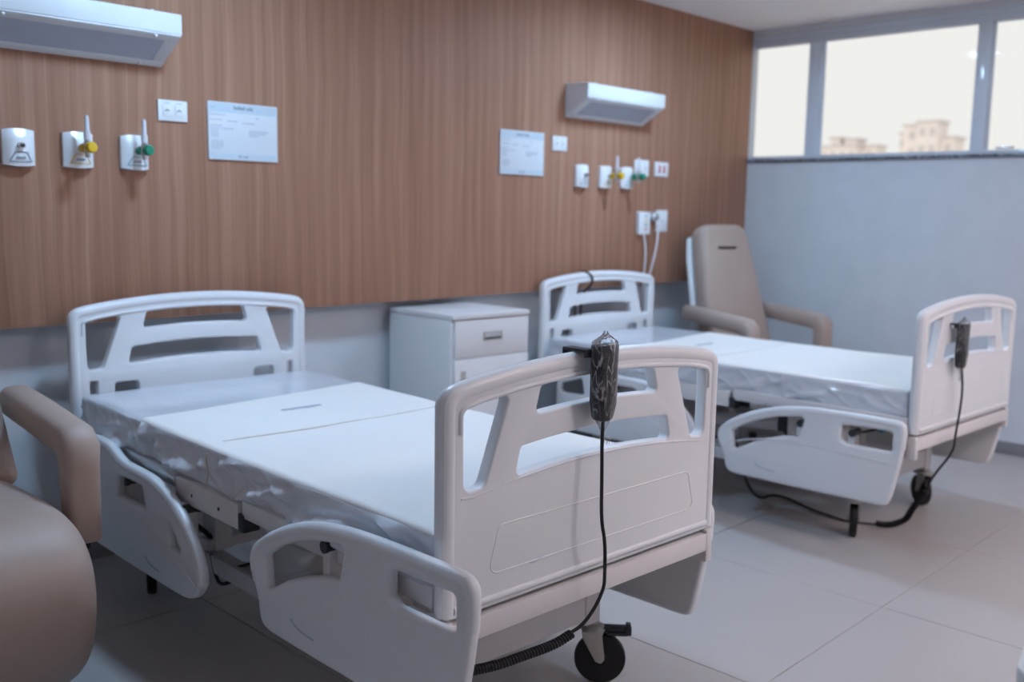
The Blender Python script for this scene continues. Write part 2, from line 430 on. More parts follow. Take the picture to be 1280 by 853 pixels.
# ------------------------------------------------------------------ wall fittings
def wall_lamp(x0, label):
    w = .70; t = thing('wall_lamp', label, 'wall lamp', (x0+w/2, 0, 1.87), 0, 'wall lamps above the beds'); h = w/2
    prof = [(-.0005, 0), (-.0005, .178), (-.160, .170), (-.164, .166), (-.164, .098)]
    MB().prism(prof, -h, h, 'x').build('housing', 'lamp', t, .003)
    # sloped lower face: frame and frosted window set on it
    d = Vector((0, -.1635, .098)).normalized(); L = math.hypot(.1635, .098); nn = Vector((0, -d.z, d.y)); nn = -nn if nn.z > 0 else nn
    mt = Matrix(((1, 0, 0, 0), (0, d.y, nn.y, 0), (0, d.z, nn.z, 0), (0, 0, 0, 1)))
    MB().box(-h+.055, h-.055, .035, L-.035, -.004, .0025, mt).build('diffuser', 'diff', t)
    fr = MB()
    for a in ((-h+.004, h-.004, .003, .035), (-h+.004, h-.004, L-.035, L-.003), (-h+.004, -h+.055, .035, L-.035), (h-.055, h-.004, .035, L-.035)):
        fr.box(*a, -.001, .005, mt)
    fr.build('front_frame', 'lamp', t, .0015)
    for sx in (-1, 1):
        for yy in (.016, L-.016):
            MB().lathe([(.007, 0), (.0065, .006), (.003, .008)], (sx*(h-.095), yy, .005), n=10, mtx=mt).build('screw', 'white', t)
        MB().lathe([(.007, 0), (.0065, .006), (.003, .008)], (sx*(h-.095), -.13, .1715), n=10).build('screw', 'white', t)
    return t
wall_lamp(1.078, 'long white wall lamp cut by the left edge of the photo, above the nearer bed')
wall_lamp(4.078, 'white wall lamp above the bed by the window, seen whole')

def socket(x, z, label, kind='holes', w=.118, h=.078, d=.009, grp=None):
    t = thing('wall_socket', label, 'socket', (x, 0, z), 0, grp)
    box('cover_plate', 'white', -w/2, w/2, -d, -.0005, -h/2, h/2, t, .0025)
    if kind == 'switch':
        for s in (-1, 1):
            box('red_module', 'red', s*.023-.007, s*.023+.007, -d-.003, -d+.001, -.022, .022, t, .001)
    elif kind == 'holes':
        for s in (-1, 1):
            md = box('module', 'white', s*.024-.017, s*.024+.017, -d-.0025, -d+.001, -.02, .02, t, .0015)
            for q in (-1, 0, 1):
                MB().cyl((s*.024+q*.006, -d-.0032, -.001 if q else .003), (s*.024+q*.006, -d-.001, -.001 if q else .003), .0028, 8).build('pin_hole', 'black', md)
        for s in (-1, 1): box('marking', 'inkl', s*.024-.011, s*.024+.011, -d-.0006, -d+.0004, .026, .029, t)
    else:
        md = box('module', 'white', -.018, .018, -d-.0025, -d+.001, -.022, .022, t, .0015)
        for q in (-1, 0, 1): MB().cyl((q*.006, -d-.0032, 0), (q*.006, -d-.001, 0), .0028, 8).build('pin_hole', 'black', md)
    return t
socket(1.813, 1.712, 'white double socket plate left of the nearer notice board')
socket(4.036, 1.724, 'white double socket plate right of the farther notice board')
socket(4.785, 1.625, 'white double socket plate behind the green oxygen valve', 'holes', .138, .096)
socket(4.987, 1.625, 'white socket plate with two red modules, rightmost in the upper row', 'switch', .138, .088)
t = socket(5.004, 1.311, 'upright white socket plate right of the grey plug', 'single', .116, .132, .012)

# charger box on the wall with its cord
t = thing('wall_charger', 'white wall box with coloured marks and a white cord below it', 'charger', (4.812, 0, 1.298))
box('case', 'white', -.058, .050, -.028, -.0005, -.068, .068, t, .005)
for q, mm in ((.042, 'teal'), (.016, 'yellow'), (-.01, 'green'), (-.036, 'red')):
    box('status_mark', mm, -.002, .012, -.0295, -.0275, q-.006, q+.006, t)
MB().tube(smooth_open([(.004, -.015, -.066), (.012, -.03, -.16), (.0, -.03, -.30), (-.004, -.025, -.47), (.01, -.03, -.60)]), .0055, 8).build('cord', 'cord', t)
# plug hanging at the side of the single socket
t = thing('power_plug', 'round grey white plug with a cord beside the upright socket', 'plug', (4.905, 0, 1.338))
MB().lathe([(.028, .001), (.032, .010), (.032, .030), (.024, .040), (.020, .042)], axis='y', n=20).build('plug_body', 'alu', t)
MB().lathe([(.016, .041), (.016, .050), (.010, .053)], axis='y', n=14).build('plug_cap', 'chrome', t)
MB().tube(smooth_open([(.006, -.035, -.03), (.006, -.055, -.07), (-.005, -.05, -.2), (-.045, -.035, -.36), (-.09, -.02, -.45), (-.10, -.02, -.62)]), .0065, 8).build('cord', 'cord', t)

def notice(x0, x1, z0, z1, label):
    w, h = x1-x0, z1-z0; t = thing('notice_board', label, 'notice board', ((x0+x1)/2, 0, (z0+z1)/2), 0, 'notice boards between the fittings')
    box('board', 'paper', -w/2, w/2, -.010, -.0005, -h/2, h/2, t, .0015)
    def bars(name, m, rows, hh):
        for (u, v, ws) in rows:
            mb = MB(); x = -w/2+u*w; z = h/2-v*h; k = 0
            for wl in ws:
                n = max(1, int(wl*w/.0075)); 
                for q in range(n):
                    hq = hh*(.75 if (q+k) % 3 else 1)
                    mb.box(x+q*.0075, x+q*.0075+.0048, -.0106, -.0098, z-hh/2, z-hh/2+hq)
                x += n*.0075+.006; k += 1
            mb.build(name, m, t)
    bars('title_text', 'ink', [(.36, .085, [.17, .12])], .014)
    bars('text_line', 'inkl', [(.03, .10, [.09]), (.03, .22, [.22]), (.68, .24, [.05]), (.03, .31, [.17]), (.27, .32, [.15]), (.48, .34, [.2]),
         (.03, .41, [.18]), (.03, .455, [.15, .18]), (.03, .50, [.14]), (.03, .545, [.13]), (.05, .59, [.11]), (.58, .475, [.30]), (.58, .515, [.26]), (.58, .555, [.14]),
         (.04, .68, [.17]), (.04, .72, [.19]), (.04, .76, [.18]), (.05, .80, [.14])], .006)
    bars('footer_text', 'ink', [(.42, .935, [.06, .09])], .008)
    bl = bpy.data.materials.get('pale blue print') or mat('pale blue print', (.56, .66, .74), .35, coat=.3)
    box('header_band', bl, -w/2+.004, w/2-.004, -.0104, -.0098, h/2-.040, h/2-.004, t)
    box('footer_band', bl, -w/2+.004, w/2-.004, -.0104, -.0098, -h/2+.004, -h/2+.026, t)
notice(1.957, 2.268, 1.540, 1.764, 'white printed notice board beside the double socket, nearer of the two')
notice(3.578, 3.907, 1.545, 1.770, 'white printed notice board left of the far wall lamp, farther of the two')

def gas_outlet(x, z, kind, label):
    t = thing('gas_outlet', label, 'gas outlet', (x, 0, z), 0, 'medical gas outlets in a row on the wood panel')
    w, h = .104, .116
    # curved cover: profile in x/z bulging outwards
    n = 10; vs = []; fs = []
    for j in range(9):
        b = j/8; zz = -h/2+h*b
        for i in range(n+1):
            a = i/n*2-1
            d = .016+.024*(1-abs(a)**3.0)*(1-.25*(b-.45)**2*4)-.010*max(0, b-.8)*5*(1-a*a)
            vs.append((a*w/2, -d, zz+(.006*(1-a*a) if j == 8 else (-.005*(1-a*a) if j == 0 else 0))))
    for j in range(8):
        for i in range(n):
            k = j*(n+1)+i; fs.append((k, k+1, k+n+2, k+n+1))
    m0 = len(vs)
    for j in (0, 8):
        for i in range(n+1):
            v = vs[j*(n+1)+i]; vs.append((v[0], -.0005, v[2]))
    for i in range(n):
        fs.append((i+1, i, m0+i, m0+i+1)); fs.append((8*(n+1)+i, 8*(n+1)+i+1, m0+n+1+i+1, m0+n+1+i))
    for s in (0, n):
        fs.append(tuple([j*(n+1)+s for j in range(9)]+[m0+n+1+s, m0+s]))
    MB().add(vs, fs).build('cover', 'white', t, ang=35)
    mk = {'vacuum': 'ink', 'air': 'yellow', 'oxygen': 'teal'}[kind]
    zb, zt = -.047, -.016; bw, tw = .036, .018; r = .0014
    def fy(px): return -(.016+.024*(1-abs(px/(w/2))**3))-.001
    mb = MB()
    q = [(-bw, zb), (bw, zb), (tw, zt), (-tw, zt)]
    for a, b in zip(q, q[1:]+q[:1]):
        mb.tube([(a[0]+(b[0]-a[0])*k/6, fy(a[0]+(b[0]-a[0])*k/6), a[1]+(b[1]-a[1])*k/6) for k in range(7)], r, 5)
    mb.build('emblem', mk, t)
    tx = MB()
    for k in range(5): tx.box(-.014+k*.006, -.010+k*.006, -.0425, -.038, -.037, -.030)
    tx.build('emblem_text', 'inkl', t)
    if kind == 'vacuum':
        MB().lathe([(.012, .034), (.012, .050), (.007, .050), (.006, .060)], (0, 0, .006), 'y', 14).build('coupling', 'chrome', t)
        MB().lathe([(.0062, .0602), (.0062, .0612)], (0, 0, .006), 'y', 12).build('bore', 'black', t)
    else:
        c = 'yellow' if kind == 'air' else 'green'
        MB().lathe([(.012, .034), (.012, .046), (.008, .046), (.008, .062)], (0, 0, .006), 'y', 14).build('coupling', 'chrome', t)
        MB().lathe([(.012, .058), (.0175, .060), (.0175, .084), (.012, .087)], (0, 0, .006), 'y', 10).build('coupling_nut', c, t)
        MB().lathe([(.009, -.034), (.009, -.022), (.012, -.018), (.012, .022), (.008, .026)], (0, -.096, .006), 'z', 14).build('valve_body', 'chrome', t)
        MB().lathe([(.010, .108), (.018, .110), (.019, .114), (.019, .134), (.016, .140), (.010, .141)], (0, 0, .006), 'y', 14).build('valve_knob', c, t)
        tb = MB().lathe([(.011, .026), (.012, .05), (.0085, .06), (.0078, .100), (.0055, .110), (.0045, .110)], (0, -.096, .006), 'z', 14)
        tb.build('flow_tube', mat('frosted tube', (.66, .64, .68), .25, var=.01), t)
    return t
for x, z, s, far in ((1.249, 1.543, 1, 0), (1.449, 1.545, 1, 0), (1.655, 1.547, 1, 0), (4.222, 1.557, 1, 1), (4.432, 1.558, 1, 1), (4.633, 1.560, 1, 1)):
    k = {1.249: 'vacuum', 1.449: 'air', 1.655: 'oxygen', 4.222: 'vacuum', 4.432: 'air', 4.633: 'oxygen'}[x]
    lab = {'vacuum': 'white gas outlet without a valve, ', 'air': 'gas outlet with yellow valve and upright tube, ', 'oxygen': 'gas outlet with green valve and upright tube, '}[k]
    gas_outlet(x, z, k, lab+('above the bed by the window' if far else 'at the left above the nearer bed'))

# ------------------------------------------------------------------ hospital beds
BW, BL = .95, 2.054
def arc(u, top): return top-.19*(u-BW/2)**2
def board(name, parent, y, top, slots):
    """moulded end board, front face at local y"""
    n = 24; ub = [.03+(BW-.06)*k/n for k in range(n+1)]
    zb = .512
    outer = fillet([(0, zb), (BW, zb), (BW, arc(BW, top)-.004)]+[(u, arc(u, top)) for u in reversed(ub[1:-1])]+[(0, arc(0, top)-.004)],
                   [.02, .02, .055]+[0]*(n-1)+[.055], 7)
    k = top-1.040
    def mirror(p): return [(BW-a, b) for a, b in reversed(p)]
    A = fillet([(.056, .776+k), (.113, .782+k), (.183, .973+k), (.0535, .958+k)], [.022, .02, .012, .008], 5)
    def bar(a0, a1, t0, b0, nn=10):
        """curved slot: top corners at u=a0, bottom corners at a1, top z t0, bottom z b0 at its ends"""
        up = [(a0+(BW-2*a0)*i/nn, t0+k+.19*((a0-BW/2)**2-((a0+(BW-2*a0)*i/nn)-BW/2)**2)) for i in range(nn+1)]
        lo = [(a1+(BW-2*a1)*i/nn, b0+k+.19*((a1-BW/2)**2-((a1+(BW-2*a1)*i/nn)-BW/2)**2)) for i in range(nn+1)]
        return fillet(lo+list(reversed(up)), [.012]+[0]*(nn-1)+[.012, .012]+[0]*(nn-1)+[.012], 4)
    holes = [A, mirror(A), bar(.278, .260, .980, .918), bar(.219, .203, .852, .789)]
    if slots:
        for a, b in ((.151, .240), (.711, .800)): holes.append(fillet([(a, .655), (b, .655), (b, .712), (a, .712)], .012, 4))
        for a, b in ((.062, .090), (.860, .888)): holes.append(fillet([(a, .655), (b, .655), (b, .724), (a, .724)], .004, 2))
    me = plate_mesh(name, outer, holes, .034, .006, 'xz')
    rim = MB()
    sec = [(math.cos(a)*1, math.sin(a)*1) for a in [2*math.pi*i/12 for i in range(12)]]
    path = [(.017, .535)]+[(.017, z) for z in (.6, .75, .9)]
    i0 = fillet([(.017, .52), (.017, arc(.017, top)-.02)]+[(u, arc(u, top)-.017) for u in [.017+(BW-.034)*q/20 for q in range(1, 20)]]+[(BW-.017, arc(BW-.017, top)-.02), (BW-.017, .52)],
                [0, .045]+[0]*19+[.045, 0], 6)
    rim.tube([(a, 0, b) for a, b in i0], .0215, 12)
    i1 = fillet([(.044, arc(.044, top)-.10), (.044, arc(.044, top)-.048)]+[(u, arc(u, top)-.045) for u in [.044+(BW-.088)*q/16 for q in range(1, 16)]]+[(BW-.044, arc(BW-.044, top)-.048), (BW-.044, arc(BW-.044, top)-.10)],
                [0, .02]+[0]*15+[.02, 0], 5)
    rim.tube([(a, -.0155, b) for a, b in i1], .0065, 8)
    if not slots:                                        # pressed lines of the outer face
        rim.tube([(a, -.0165, b) for a, b in [(.046, .768)]+[(.08+(BW-.16)*q/14, .766+.19*((.08-BW/2)**2-(.08+(BW-.16)*q/14-BW/2)**2)) for q in range(15)]+[(BW-.046, .768)]], .0032, 6)
        tr = fillet([(.125, .585), (BW-.09, .585), (BW-.12, .690), (.155, .690)], .02, 4)
        rim.tube([(a, -.0162, b) for a, b in tr], .0022, 6, True)
        rim.tube([(.03, -.013, .531), (BW-.03, -.013, .531)], .010, 8)
    join_into(me, rim); 
    for v in me.vertices: v.co.y += y+.019
    finish(me, 50)
    return link(bpy.data.objects.new(name, me), parent, 'plastic')
def rail(name, parent, ux, out, holes, top, dy=0, dz=0, side=-1):
    """side rail: outer face at local x = ux, towards side"""
    sh = lambda p: [(a+dy, b+dz) for a, b in p]
    me = plate_mesh(name, sh(out), [sh(h) for h in holes], .032, .012, 'yz')
    tb = MB().tube([(0, a+dy, b+dz) for a, b in top], .0185, 10); join_into(me, tb)
    for v in me.vertices: v.co.x += ux-side*.016
    finish(me, 50); return link(bpy.data.objects.new(name, me), parent, 'plastic')
FR_out = smooth_closed([(.072, .232), (.05, .33), (.03, .44), (.02, .52), (.026, .558), (.055, .573), (.14, .573), (.24, .572), (.32, .570), (.40, .567), (.48, .561), (.56, .549), (.64, .529), (.72, .500), (.80, .460), (.86, .422), (.885, .388), (.883, .355), (.862, .318), (.842, .285), (.838, .245), (.826, .219), (.795, .209), (.70, .209), (.45, .212), (.20, .218), (.10, .219)], 2)
FR_h1 = fillet([(.806, .402), (.735, .446), (.66, .478), (.58, .502), (.47, .521), (.456, .508), (.478, .434), (.549, .424), (.635, .398), (.709, .366), (.777, .326), (.797, .322)], [.008, 0, 0, 0, .01, .01, .006, 0, 0, 0, .006, .006], 3)
FR_h2 = fillet([(.285, .519), (.073, .526), (.073, .446), (.262, .442), (.290, .456)], [.012, .012, .012, .01, .012], 4)
FR_top = smooth_open([(.042, .46), (.038, .52), (.045, .552), (.075, .556), (.24, .555), (.40, .550), (.48, .544), (.56, .532), (.64, .512), (.72, .483), (.80, .443), (.85, .410), (.868, .386), (.866, .36), (.85, .325)], 1)
HR_out = smooth_closed([(1.80, .230), (1.60, .231), (1.35, .233), (1.12, .236), (1.06, .246), (1.02, .270), (.992, .310), (.995, .35), (1.029, .412), (1.09, .468), (1.153, .508), (1.22, .535), (1.303, .553), (1.392, .557), (1.50, .558), (1.555, .568), (1.61, .592), (1.67, .60), (1.76, .60), (1.85, .585), (1.885, .54), (1.90, .45), (1.905, .32), (1.88, .25)], 2)
HR_h1 = fillet([(1.35, .440), (1.365, .510), (1.55, .508), (1.56, .436)], [.008, .02, .012, .008], 4)
HR_h2 = fillet([(1.112, .372), (1.190, .449), (1.205, .41), (1.193, .365)], .008, 3)
HR_h3 = fillet([(1.70, .425), (1.72, .512), (1.86, .470), (1.875, .42)], .014, 3)
HR_top = smooth_open([(1.012, .30), (1.018, .345), (1.045, .40), (1.10, .453), (1.16, .491), (1.225, .518), (1.303, .536), (1.392, .540), (1.50, .541), (1.562, .552), (1.615, .575), (1.67, .583), (1.76, .583), (1.84, .570)], 1)

def caster(parent, u, v, ang, ptop):
    """swivel caster: stem at (u,v); ang = heading of the wheel's rolling direction"""
    c = bpy.data.objects.new('caster', None); COL.objects.link(c); c.parent = parent; c.location = (u, v, 0); c.rotation_euler = (0, 0, ang)
    R = .0745; tx = .022
    MB().lathe([(R-.012, -.0165), (R-.002, -.014), (R, -.008), (R, .008), (R-.002, .014), (R-.012, .0165), (.022, .0155), (.020, .018)], (0, 0, 0), 'y', 32).build('wheel', 'rubber', c).location = (tx, 0, R)
    fk = MB()
    for s in (-1, 1):
        poly = fillet([(-.034, .160), (.030, .160), (.026, .148), (tx+.014, R-.006), (tx-.012, R-.008), (-.030, .140)], [.004, .004, .01, .012, .012, .01], 3)
        fk.prism(poly, s*.021-.0018, s*.021+.0018, 'y')
    fk.box(-.034, .030, -.0225, .0225, .156, .162)
    fk.build('fork', 'zinc', c, .001)
    pd = MB().box(.020, .105, -.017, .017, .158, .171).box(.095, .110, -.024, .024, .152, .176).box(.04, .10, -.024, .024, .150, .159)
    pd.build('brake_pedal', 'black', c, .003)
    MB().cyl((tx, -.026, R), (tx, .026, R), .008, 10).build('axle', 'zinc', c)
    MB().lathe([(.036, .160), (.038, .166), (.030, .174), (.018, .18), (.018, ptop)], n=16).build('stem', 'zinc', c)

def coil(path, R, r, turns, n=9):
    """helix around a path"""
    P = [Vector(p) for p in path]; L = [0]
    for a, b in zip(P, P[1:]): L.append(L[-1]+(b-a).length)
    out = []; N = turns*n
    for k in range(N+1):
        s = L[-1]*k/N; i = max(j for j in range(len(L)) if L[j] <= s+1e-9); i = min(i, len(P)-2)
        f = (s-L[i])/max(1e-9, L[i+1]-L[i]); p = P[i].lerp(P[i+1], f); t = (P[i+1]-P[i]).normalized()
        up = Vector((0, 0, 1)) if abs(t.z) < .9 else Vector((1, 0, 0))
        a = t.cross(up).normalized(); b = t.cross(a); q = 2*math.pi*k/n
        out.append(tuple(p+a*R*math.cos(q)+b*R*math.sin(q)))
    return out

def hospital_bed(loc, rz, label, near):
    t = thing('hospital_bed', label, 'hospital bed', loc, rz, 'electric hospital beds')
    board('footboard', t, 0, 1.040, False)
    board('headboard', t, BL, 1.026, True)
    # beams under the end boards
    for nm, y0, y1 in (('foot_beam', .0, .034), ('head_beam', BL+.002, BL+.036)):
        box(nm, 'metal', .012, BW-.012, y0, y1, .450, .500, t, .003)
        for u in (.0, BW-.026): box('beam_end', 'metal', u, u+.026, y0-.002, y1+.002, .418, .5085, t, .004)
    # deck
    dk = MB().box(.03, BW-.03, .06, BL-.06, .535, .553)
    for y in (.1, .75, 1.25, 1.9): dk.box(.03, BW-.03, y-.02, y+.02, .50, .536)
    dk.build('mattress_deck', 'metal', t, .002)
    for s in (0, 1):
        f = (lambda u: u) if s == 0 else (lambda u: BW-u)
        def bx(name, m, u0, u1, y0, y1, z0, z1, bev=.003): 
            a, b = sorted((f(u0), f(u1))); return box(name, m, a, b, y0, y1, z0, z1, t, bev)
        bx('side_frame', 'metal', .002, .040, .04, .845, .530, .578)
        bx('side_rail_track', 'alu', -.004, .045, 1.238, 1.90, .528, .578, .006)
        g = bx('hinge_box', 'metal', -.004, .05, .86, 1.235, .494, .566, .005)
        for yy in (.965, 1.13):
            MB().cyl((f(-.006), yy, .528), (f(.0), yy, .528), .0055, 10).build('bolt', 'black', g)
        bx('end_stop', 'black', -.002, .048, .832, .862, .490, .540, .003)
        dy, dz = (-.165, .090) if (near and s == 0) else (0, 0)
        ux, sd = (-.05, -1) if s == 0 else (BW+.05, 1)
        fr = rail('side_rail', t, ux, FR_out, [FR_h1, FR_h2], FR_top, dy, dz, sd)
        hr = rail('side_rail', t, ux, HR_out, [HR_h1, HR_h2, HR_h3], HR_top, 0, 0, sd)
        # moulded ridge and grip mark on the outer face
        for r_, pts in ((fr, [(.845, .335), (.75, .372), (.62, .398), (.48, .408), (.30, .405), (.055, .398)]), (hr, [(1.86, .36), (1.6, .40), (1.35, .395), (1.15, .34), (1.03, .30)])):
            o = dy if r_ is fr else 0; q = dz if r_ is fr else 0
            if not (near and s == 0 and r_ is fr):
                MB().tube([(ux-sd*.0006, a+o, b+q) for a, b in smooth_open(pts)], .0028, 6).build('ridge', 'plastic', r_)
            c = (.62, .255) if r_ is fr else (1.3, .27)
            MB().tube(smooth_open([(ux-sd*.0002, c[0]+.06+o, c[1]+.025+q), (ux-sd*.0002, c[0]+.03+o, c[1]+.008+q), (ux-sd*.0002, c[0]-.04+o, c[1]+.004+q)]), .0022, 6).build('grip_mark', 'inkl', r_)
        # swing arms carrying the rails
        for y in (.49, .255, 1.15, 1.55):
            o, q = (dy*.5, dz) if y < 1 else (0, 0)
            ar = MB().box(f(-.018) if s == 0 else f(.018), f(.018) if s == 0 else f(-.018), y-.016+o, y+.016+o, .36+q, .487+q)
            a_ = ar.build('swing_arm', 'metal', t, .004)
            MB().cyl((f(-.028), y-.004+o, .485+q), (f(.03), y-.004+o, .485+q), .0155, 14).build('pivot_knob', 'black', a_)
    # base
    bs = MB()
    for u in (.17, BW-.17): bs.box(u-.025, u+.025, .28, BL-.28, .205, .262)
    for y in (.30, BL-.30): bs.box(.145, BW-.145, y-.025, y+.025, .208, .290)
    bs.build('base_frame', 'metal', t, .004)
    for u in (.17, BW-.17):
        for y in (.30, BL-.30): box('caster_post', 'metal', u-.03, u+.03, y-.03, y+.03, .195, .31, t, .004)
    for y in (.62, 1.38):
        box('lift_column', 'metal', BW/2-.09, BW/2+.09, y-.06, y+.06, .255, .535, t, .006)
        box('cross_bar', 'metal', .15, BW-.15, y-.03, y+.03, .262, .30, t, .004)
        for u in (.20, BW-.20): box('lift_leg', 'metal', u-.03, u+.03, y-.04, y+.04, .262, .50, t, .004)
    MB().tube([(BW/2-.20, .70, .40), (BW/2-.20, 1.18, .36)], .032, 14).build('actuator', 'metal', t)
    box('motor', 'black', BW/2-.26, BW/2-.16, .62, .74, .37, .45, t, .01)
    box('control_box', 'black', BW/2-.02, BW/2+.18, .85, 1.15, .40, .47, t, .012)
    box('junction_box', 'white', .22, .30, .42, .50, .37, .44, t, .012)
    box('plug_socket', 'teal', .27, .30, .26, .285, .44, .47, t, .004)
    MB().tube(smooth_open([(.27, .28, .455), (.30, .4, .41), (.34, .60, .42), (.30, .78, .40), (.36, .95, .43)]), .005, 6).build('power_cable', 'rubber', t)
    MB().tube(smooth_open([(.18, .62, .30), (.20, .70, .36), (.26, .66, .44), (.33, .60, .48)]), .006, 6).build('power_cable', 'rubber', t)
    MB().tube(smooth_open([(.15, 1.50, .33), (.15, 1.44, .335), (.15, 1.39, .328), (.17, 1.36, .30)]), .008, 6).build('power_cable', 'rubber', t)
    MB().tube(smooth_open([(.15, 1.33, .262), (.15, 1.305, .20), (.15, 1.275, .175), (.15, 1.20, .208), (.16, 1.10, .256), (.2, 1.05, .29)]), .006, 6).build('power_cable', 'rubber', t)
    MB().tube(smooth_open([(.15, 1.43, .178), (.155, 1.30, .222), (.15, 1.19, .253), (.2, 1.12, .285)]), .0045, 6).build('power_cable', 'rubber', t)
    return t
bed1 = hospital_bed((1.2819, -2.1404, 0), -.04045, 'white electric hospital bed in the foreground, its near side rail raised', True)
bed2 = hospital_bed((3.7640, -2.1255, 0), -.04583, 'white electric hospital bed farther off, below the window', False)
def wheels(t, angs):
    for (u, v), a in zip(((.135, .30), (BW-.135, .30), (.135, BL-.30), (BW-.135, BL-.30)), angs): caster(t, u, v, a, .2)
wheels(bed1, [math.radians(a) for a in (-40, -47, 66, 30)])
wheels(bed2, [math.radians(a) for a in (27, 52, 40, 20)])

# ------------------------------------------------------------------ mattresses
def mattress(loc, rz, label, seed):
    t = thing('mattress', label, 'mattress', loc, rz, 'wrapped mattresses on the hospital beds')
    x0, x1, y0, y1, z0, z1 = .012, BW-.012, .046, BL-.035, .5535, .690
    off = Vector((seed*7.1, seed*3.3, 0)); rr = .020
    def zt(x, y):
        ty = (y-y0)/(y1-y0); tx = (x-x0)/(x1-x0)
        return z1-.012*math.sin(math.pi*min(1, max(0, (ty-.1)/.8)))*(.6+.4*math.sin(math.pi*tx))+noise.noise(Vector((x*3, y*3, 1))+off)*.002
    folds = [(.75, .612, .13, .016, .022, -.26), (.50, .598, .14, .015, .020, -.22), (1.68, .570, .07, .020, .022, -.3), (1.48, .63, .022, .06, .018, 0), (1.52, .60, .03, .05, .012, .5),
             (1.25, .595, .11, .016, .018, -.1), (.93, .655, .08, .013, .014, -.25), (.20, .67, .05, .04, .012, -.4), (1.36, .62, .06, .015, .012, .3), (1.10, .62, .06, .014, .010, -.4)]
    if seed == 2: folds = [(y, z, a, c, h*.35, k) for y, z, a, c, h, k in folds]
    def crease(v, sc):
        return max(0, 1-abs(noise.noise(v))*sc)**2
    def fn(p, n):
        q = Vector(p); s = 1-abs(n.z); b = (z1-p.z)/(z1-z0)
        if s > .3:
            a = p.y if abs(n.x) > abs(n.y) else p.x
            d = noise.noise(Vector((a*5, p.z*7, 1))+off)*.006
            d += .010*crease(Vector((a*3.2+p.z*5, p.z*6-a*1.5, 2))+off, 5)*(1 if seed == 1 else .55)
            d += .006*crease(Vector((a*7-p.z*9, p.z*9, 5))+off, 6)
            d += .004*noise.noise(Vector((a*22, p.z*26, 7))+off)
            w = min(1, b*3.0)*min(1, (1-b)*5+.25)
            q += Vector((n.x, n.y, 0))*(d-.004)*s*w
            ss = min(1, max(0, (b-.35)/.4)); ss = ss*ss*(3-2*ss)
            q += Vector((n.x, n.y, 0))*(.085*ss*max(0, noise.noise(Vector((a*2.6+1.7, p.z*3, 9))+off)+.06)*(1 if seed == 1 else .25))*s
            if n.x < -.3:                     # loose folds of the wrap hanging along the near side
                for (ya, za, sy, sz, h, k) in folds:
                    e = ((p.y-ya)/sy)**2
                    if e < 6: q.x -= 1.7*h*math.exp(-e-((p.z-za-k*(p.y-ya)+.010*noise.noise(Vector((p.y*14, za*9, 2))))/sz)**2)*(.75+.5*noise.noise(Vector((p.y*30, p.z*30, 4))))*s
            if b > .8: q.z += .006+.006*noise.noise(Vector((a*9, 3, 3))+off)
        if n.z > .5: q.z += zt(p.x, p.y)-z1
        return q
    from_bm('wrapped_core', rbox(x0, x1, y0, y1, z0, z1, rr, (30, 190, 28), fn), 'mattress', t)
    # white sheet lying on top, its edge running askew near the head end
    nx, ny = 24, 60; vs = []; fs = []
    xa, xb = x0+.004, x1-.004
    def drop(x, y):
        e = min(x-x0, x1-x, y-y0)
        return 0 if e >= rr else rr-math.sqrt(max(0, rr*rr-(rr-e)**2))
    fr = [0, .006, .014, .022]+[.03+.94*i/(nx-8) for i in range(nx-7)][1:-1]+[.97, .978, .986, .994, 1]
    nx = len(fr)-1
    for k, dz in ((0, .0028), (1, -.004)):
        for j in range(ny+1):
            for i in range(nx+1):
                x = xa+(xb-xa)*fr[i]; ye = 1.515+.115*(x-xa)/(xb-xa); ya = y0+.004
                g = j/ny; g = g if j > 3 else g*.35*j/3+g*(1-.0)*(0 if j < 3 else .65)
                y = ya+(ye-ya)*g
                vs.append((x, y, zt(x, y)-drop(x, y)+dz+(noise.noise(Vector((x*8, y*8, 4))+off)*.0012 if k == 0 else 0)))
    m = (nx+1)*(ny+1)
    for j in range(ny):
        for i in range(nx):
            a = j*(nx+1)+i; fs.append((a, a+1, a+nx+2, a+nx+1)); fs.append((m+a, m+a+nx+1, m+a+nx+2, m+a+1))
    bd = [i for i in range(nx+1)]+[j*(nx+1)+nx for j in range(1, ny+1)]+[ny*(nx+1)+i for i in range(nx-1, -1, -1)]+[j*(nx+1) for j in range(ny-1, 0, -1)]
    for a, b in zip(bd, bd[1:]+bd[:1]): fs.append((a, m+a, m+b, b))
    MB().add(vs, fs).build('top_sheet', 'sheet', t, ang=50)
    ln = [(x0+.06+(x1-x0-.12)*i/14, 1.080+.003*math.sin(i), 0) for i in range(15)]
    MB().tube([(a, b, zt(a, b)+.0045) for a, b, _ in ln], [.0012+.0018*math.sin(math.pi*min(1, i/9)) for i in range(15)], 6).build('fold_seam', 'seam' if seed == 1 else 'sheet', t)
    MB().tube([(x0-.006, 1.05+.004*math.sin(z*90), z) for z in [.560+.012*i for i in range(10)]], .0024, 6).build('side_seam', 'seam', t)
    mb = MB()
    for k, (a, b) in enumerate(((0, .02), (.025, .035), (.04, .075), (.08, .12), (.125, .15))):
        mb.box(.43+a, .43+b, 1.352-.006*(k % 2), 1.372, zt(.47, 1.36)+.0038, zt(.47, 1.36)+.0046)
    mb.build('printed_mark', 'inkl', t)
    return t
mattress((1.2819, -2.1404, 0), -.04045, 'white plastic wrapped mattress on the nearer bed', 1)
mattress((3.7640, -2.1255, 0), -.04583, 'white plastic wrapped mattress on the bed below the window', 2)

